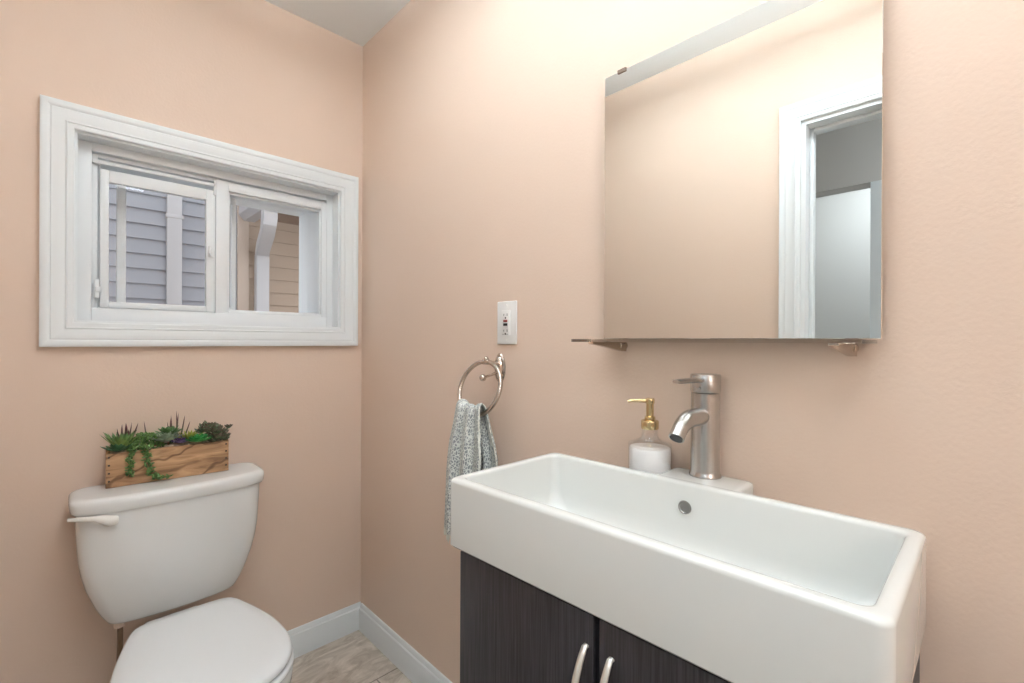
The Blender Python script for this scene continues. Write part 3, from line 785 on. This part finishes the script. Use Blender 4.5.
# ---------------- soap bottle
bt = empty('soap_dispenser', (.8265, .4665, SZ0+sh-.0355), 0)
tag(bt, 'clear glass soap bottle with gold pump and white liquid beside the tap', 'soap dispenser')
bm = new_bm()
outer = [(0, 0), (.036, 0), (.0395, .003), (.0406, .010), (.0410, .070), (.0413, .075), (.0405, .0785), (.034, .081), (.023, .0845), (.0170, .090), (.0155, .096), (.0150, .110)]
inner = [(.0128, .110), (.0132, .097), (.0150, .0895), (.022, .0825), (.033, .0785), (.0385, .075), (.0392, .070), (.0392, .012), (.036, .006), (0, .005)]
lathe(bm, outer+inner, 40); finish('bottle', bm, M['bottleglass'], bt, smooth=50)
bm = new_bm(); lathe(bm, [(0, .0052), (.0355, .0062), (.0388, .012), (.0391, .069), (.037, .0715), (0, .0715)], 40); tag(finish('liquid_soap', bm, M['soap'], bt, smooth=50), 'pearly white liquid soap')
pm = empty('pump', (0, 0, 0), parent=bt)
bm = new_bm(); lathe(bm, [(0, .107), (.0162, .107), (.0168, .1085), (.0168, .122), (.0158, .1235), (.0105, .125), (.0100, .1305), (.0072, .132), (.0072, .156), (0, .156)], 32); tag(finish('pump_collar', bm, M['gold'], pm, smooth=35), 'gold collar')
bm = new_bm(); lathe(bm, [(0, .1562), (.0082, .1562), (.0088, .158), (.0088, .1645), (.0078, .1665), (0, .167)], 24)
nd = Vector((-.62, .78, 0)).normalized()
tube(bm, [(0, 0, .1615), tuple(nd*.020+Vector((0, 0, .1615))), tuple(nd*.036+Vector((0, 0, .1612))), tuple(nd*.043+Vector((0, 0, .1595)))], [.0042, .0036, .003, .0026], 12)
tag(finish('pump_nozzle', bm, M['gold'], pm, smooth=50), 'gold pump head with long nozzle')

# ================================================================== MIRROR + SHELF
MX = .850; MY0, MY1, MZ0, MZ1 = .1125, .592, 1.1675, 1.736
mr = empty('wall_mirror', (MX, (MY0+MY1)/2, MZ0))
tag(mr, 'frameless rectangular mirror on the peach wall above the sink', 'mirror')
def mpart(name, bm, m, smooth=0):
    for v in bm.verts: v.co -= Vector((MX, (MY0+MY1)/2, MZ0))
    return finish(name, bm, m, mr, smooth=smooth)
bm = new_bm(); box(bm, MX, MX+.005, MY0, MY1, MZ0, MZ1, .0008, 1); mpart('mirror_glass', bm, M['mirror'])
bm = new_bm(); box(bm, MX+.0052, W-.001, MY0+.03, MY1-.03, MZ0+.03, MZ1-.03, .001); mpart('mirror_backing', bm, M['mirrorback'])
for y in (.549, .165):
    bm = new_bm(); box(bm, MX-.0025, MX+.0015, y-.010, y+.010, MZ1-.005, MZ1+.001, .0005); box(bm, MX-.0025, W-.001, y-.010, y+.010, MZ1+.0005, MZ1+.0025, .0005)
    tag(mpart('mirror_clip', bm, M['clip']), 'small dark clip on the top edge')

gs = empty('glass_shelf', (W, .35, 1.160))
tag(gs, 'thin glass shelf on metal brackets along the bottom edge of the mirror', 'shelf')
def gpart(name, bm, m, smooth=30, parent=None):
    for v in bm.verts: v.co -= Vector((W, .35, 1.160))
    return finish(name, bm, m, parent or gs, smooth=smooth)
SZ = 1.1605
bm = new_bm(); loft(bm, [rrect(W-.137, W-.004, .118, .594, .010, z_, 5) for z_ in (SZ, SZ+.0055)]); gpart('shelf_pane', bm, M['shelfglass'])
for y in (.552, .150):
    bm = new_bm()
    pr_ = [(W-.122, SZ-.0002), (W-.002, SZ-.0002), (W-.002, SZ-.020), (W-.014, SZ-.019), (W-.122, SZ-.003)]
    loft(bm, [[(a, y-.006, b) for a, b in pr_], [(a, y+.006, b) for a, b in pr_]])
    lathe(bm, [(0, 0), (.0085, 0), (.0085, .022), (.007, .024), (0, .024)], 20, (W-.001, y, SZ-.0075), (-1, 0, 0))
    gpart('shelf_bracket', bm, M['steel'])

# ================================================================== SWITCHED OUTLET PLATE
OY, OZ = .917, 1.211
op = empty('wall_outlet', (W, OY, OZ))
tag(op, 'white ground-fault outlet plate on the peach wall left of the mirror', 'outlet')
bm = new_bm(); box(bm, -.0065, -.0002, -.0375, .0375, -.0585, .0585, .0025, 3); finish('cover_plate', bm, M['plate'], op, smooth=40)
bm = new_bm(); box(bm, -.0095, -.006, -.0165, .0165, -.0335, .0335, .0015, 2); finish('socket_face', bm, M['plate'], op, smooth=40)
bm = new_bm(); box(bm, -.0112, -.009, -.0075, .0075, -.0085, -.0015, .0007); finish('test_button', bm, M['black'], op)
bm = new_bm(); box(bm, -.0112, -.009, -.0075, .0075, .0010, .0080, .0007); finish('reset_button', bm, M['red'], op)
for s in (-1, 1):
    bm = new_bm(); z = s*.0215
    box(bm, -.0098, -.009, -.0075, -.0055, z-.0035, z+.0035); box(bm, -.0098, -.009, .0055, .0072, z-.003, z+.003)
    lathe(bm, [(0, 0), (.0026, 0), (.0026, .0008), (0, .0008)], 12, (-.0092, 0, z-.0085), (-1, 0, 0)); finish('socket_slots', bm, M['black'], op)
for s in (-1, 1):
    bm = new_bm(); lathe(bm, [(0, 0), (.0032, 0), (.0028, .0012), (0, .0014)], 14, (-.0064, 0, s*.047), (-1, 0, 0)); finish('cover_screw', bm, M['plate'], op)
bm = new_bm()                                   # the small printed line under the lower socket
for k in range(9):
    box(bm, -.0098, -.0094, .0115-k*.0027, .0133-k*.0027, -.0318, -.0306)
finish('printed_mark', bm, M['black'], op, smooth=0)

# ================================================================== TOWEL RING + TOWEL
RC = Vector((.8086, .9632, 1.0333)); RR = .0752; az, tlt = .0732, .3187
hd = Vector((-math.sin(az), math.cos(az), 0)); nv = Vector((math.cos(az), math.sin(az), 0)); vdn = Vector((0, 0, 1))*math.cos(tlt)+nv*math.sin(tlt)
tr = empty('towel_ring', (W, .946, 1.087))
tag(tr, 'satin nickel towel ring on the wall between outlet and corner', 'towel ring')
def rpart(name, bm, smooth=50):
    for v in bm.verts: v.co -= Vector((W, .946, 1.087))
    return finish(name, bm, M['ringnickel'], tr, smooth=smooth)
bm = new_bm()
def oval(o, x): return [(x, .946+(.021-o)*math.cos(2*PI*k/36), 1.087+(.041-o)*math.sin(2*PI*k/36)) for k in range(36)]
loft(bm, [oval(0, W-.0005), oval(0, W-.003), oval(.003, W-.006), oval(.007, W-.006), oval(.009, W-.0045), oval(.013, W-.010), oval(.019, W-.012)]); rpart('back_plate', bm, 35)
rt = RC+vdn*RR
bm = new_bm(); tube(bm, [(W-.008, .946, 1.096), (W-.022, .948, 1.100), tuple(rt+Vector((.004, -.006, -.001)))], [.0085, .0062, .0065], 14)
rpart('arm', bm)
bm = new_bm(); tube(bm, [tuple(rt-hd*.013), tuple(rt-hd*.009), tuple(rt+hd*.009), tuple(rt+hd*.013)], [.006, .0082, .0082, .006], 16); sphere(bm, tuple(rt+Vector((-.002, -.004, .008))), .007); rpart('ring_collar', bm)
bm = new_bm(); tube(bm, [(W-.008, .946, 1.078), (W-.030, .947, 1.070), (W-.058, .948, 1.064)], [.0045, .0035, .0035], 12); sphere(bm, (W-.062, .9485, 1.063), .0095); rpart('ball_peg', bm)
bm = new_bm(); torus(bm, RC, RR, .0060, hd, vdn); rpart('ring', bm)

tw = empty('hand_towel', (RC.x-.02, RC.y, 1.0))
tag(tw, 'grey and white patterned hand towel hanging from the towel ring', 'towel')
rb = RC-vdn*RR
def towel_pt(u, s):
    """u in -1..1 across, s<0 front flap down, s>0 back flap down; arc length in metres"""
    fl = abs(s)
    top = .030
    side = -1 if s < 0 else 1
    if fl < top:   # over the ring
        a = fl/top*PI/2
        off = side*.013*math.sin(a); z = rb.z+.012+.014*math.cos(a)
    else:
        off = side*(.013+.004*math.sin((fl-top)*9)); z = rb.z+.012-(fl-top)
    spread = .046+.020*min(1, fl/.12)+.018*min(1, max(0, fl-.08)/.3)
    if side > 0: spread *= .86
    cen = .004+(.006 if side < 0 else -.026)*min(1, fl/.15)+ (.010*fl/.4 if side < 0 else 0)
    zc = .022*(u*u)*(1 if fl < .3 else 1)*max(0, 1-fl/.15)    # rides up the ring's arc
    y = cen+u*spread
    fold = math.sin(u*8.5+.6*side)*.0085+math.sin(u*17+2)*.003
    fold *= (.45+.55*min(1, fl/.1))
    jig = .004*math.sin(u*5+fl*20)
    x = off+fold-(.006*min(1, fl/.2) if side < 0 else 0)
    return Vector((rb.x, rb.y, 0))+nv*(x)+hd*(y+jig*.3)+Vector((0, 0, z+zc*.6+.004*math.sin(u*9)))
bm = new_bm(); uvl = bm.loops.layers.uv.new('UVMap')
NU = 72; S = []
s = -.363
while s <= .345: S.append(s); s += .006 if abs(s) > .04 else .003
grid = [[bm.verts.new(towel_pt(-1+2*i/NU, s)) for i in range(NU+1)] for s in S]
for j in range(len(S)-1):
    for i in range(NU):
        f = bm.faces.new((grid[j][i], grid[j][i+1], grid[j+1][i+1], grid[j+1][i]))
        for l, (ii, jj) in zip(f.loops, ((i, j), (i+1, j), (i+1, j+1), (i, j+1))): l[uvl].uv = (ii/NU*.30, S[jj]+.5)
for v in bm.verts: v.co -= Vector((RC.x-.02, RC.y, 1.0))
to = finish('cloth', bm, M['towel'], tw, smooth=180)
md = to.modifiers.new('thickness', 'SOLIDIFY'); md.thickness = .0022; md.offset = 0
bm = new_bm()
for s_, nn in ((-.363, 46), (.345, 30)):
    for i in range(nn):
        u = -1+2*(i+.5)/nn; p = towel_pt(u, s_); q = p+Vector((random.uniform(-.003, .003), random.uniform(-.004, .004), -random.uniform(.016, .024)))
        tube(bm, [tuple(p+Vector((0, 0, .002))), tuple((p+q)/2+Vector((random.uniform(-.002, .002),)*3)), tuple(q)], [.0016, .0018, .0012], 5)
for v in bm.verts: v.co -= Vector((RC.x-.02, RC.y, 1.0))
tag(finish('fringe', bm, M['fringe'], tw, smooth=60), 'cream tasselled hem', kind='stuff')

# ================================================================== LAMPS (out of frame; the vanity bar, then added fill lights)
vl = empty('vanity_light', (W, .36, 2.11)); tag(vl, 'bar light with opal diffuser on the wall above the mirror', 'light')
bm = new_bm(); box(bm, -.020, -.0005, -.10, .10, -.05, .05, .004); box(bm, -.120, -.020, -.03, .03, -.015, .015, .003); box(bm, -.125, -.118, -.27, .27, -.045, .045, .002); finish('light_housing', bm, M['ringnickel'], vl)
bm = new_bm(); box(bm, -.180, -.125, -.265, .265, -.042, .042, .012, 3); finish('diffuser', bm, M['opal'], vl, smooth=40)
cl = empty('ceiling_light', (.33, .36, H)); tag(cl, 'long uplight trough hung just under the bathroom ceiling', 'light')  # added light, bounced off the ceiling to even out the walls
for yy in (-.5, .5):
    bm = new_bm(); box(bm, -.02, .02, yy-.02, yy+.02, -.004, 0); box(bm, -.006, .006, yy-.006, yy+.006, -.110, -.004); finish('hanger', bm, M['ringnickel'], cl)
bm = new_bm(); box(bm, -.080, .080, -.80, .80, -.150, -.140, .002); box(bm, -.080, -.074, -.80, .80, -.140, -.108, .002); box(bm, .074, .080, -.80, .80, -.140, -.108, .002)
box(bm, -.074, .074, -.80, -.794, -.140, -.108, .001); box(bm, -.074, .074, .794, .80, -.140, -.108, .001)
finish('light_trough', bm, M['trim'], cl, smooth=30)
bm = new_bm(); box(bm, -.074, .074, -.79, .79, -.158, -.1505, .003, 2); finish('lower_diffuser', bm, M['underglow'], cl, smooth=40)  # added downward fill for the toilet and lower room
bm = new_bm(); box(bm, -.072, .072, -.79, .79, -.138, -.114, .004, 2); finish('light_diffuser', bm, M['dome'], cl, smooth=40)
sc = empty('wall_sconce', (.02, YF, 1.72)); tag(sc, 'two-globe opal wall light on the wall behind the viewpoint', 'light')  # added fill behind the camera, standing in for a flash
bm = new_bm(); box(bm, -.16, .16, .0005, .018, -.03, .03, .004); finish('light_backplate', bm, M['ringnickel'], sc)
for xx in (-.11, .11):
    bm = new_bm(); tube(bm, [(xx, .018, 0), (xx, .05, 0)], .012, 12); finish('arm', bm, M['ringnickel'], sc, smooth=50)
    bm = new_bm(); sphere(bm, (xx, .13, 0), .085, seg=28); finish('light_globe', bm, M['sconce'], sc, smooth=180)
hl = empty('hall_light', (-1.95, .45, 2.45)); tag(hl, 'round opal flush light on the hallway ceiling', 'light')  # added light to brighten the hallway wall past the beam
bm = new_bm(); lathe(bm, [(0, 0), (.15, 0), (.15, -.018), (0, -.018)][::-1], 40); finish('light_base', bm, M['ringnickel'], hl)
bm = new_bm(); lathe(bm, [(0, -.070), (.05, -.066), (.09, -.055), (.12, -.038), (.138, -.0185), (0, -.0185)], 40); finish('light_dome', bm, M['halldome'], hl, smooth=60)
for q, (xx, yy, zz) in enumerate(((-1.0, -.35, 2.45),)):
    h2 = hl.copy(); COL.objects.link(h2); h2.location = (xx, yy, zz)  # second added fill, sends light in through the doorway
    h2['label'] = 'round opal flush light on the hallway ceiling, nearer the bathroom doorway'
    for ch in hl.children:
        c2 = ch.copy(); COL.objects.link(c2); c2.parent = h2
hl['label'] = 'round opal flush light on the hallway ceiling behind the dropped beam'
hl['group'] = 'hallway ceiling lights'; h2['group'] = 'hallway ceiling lights'
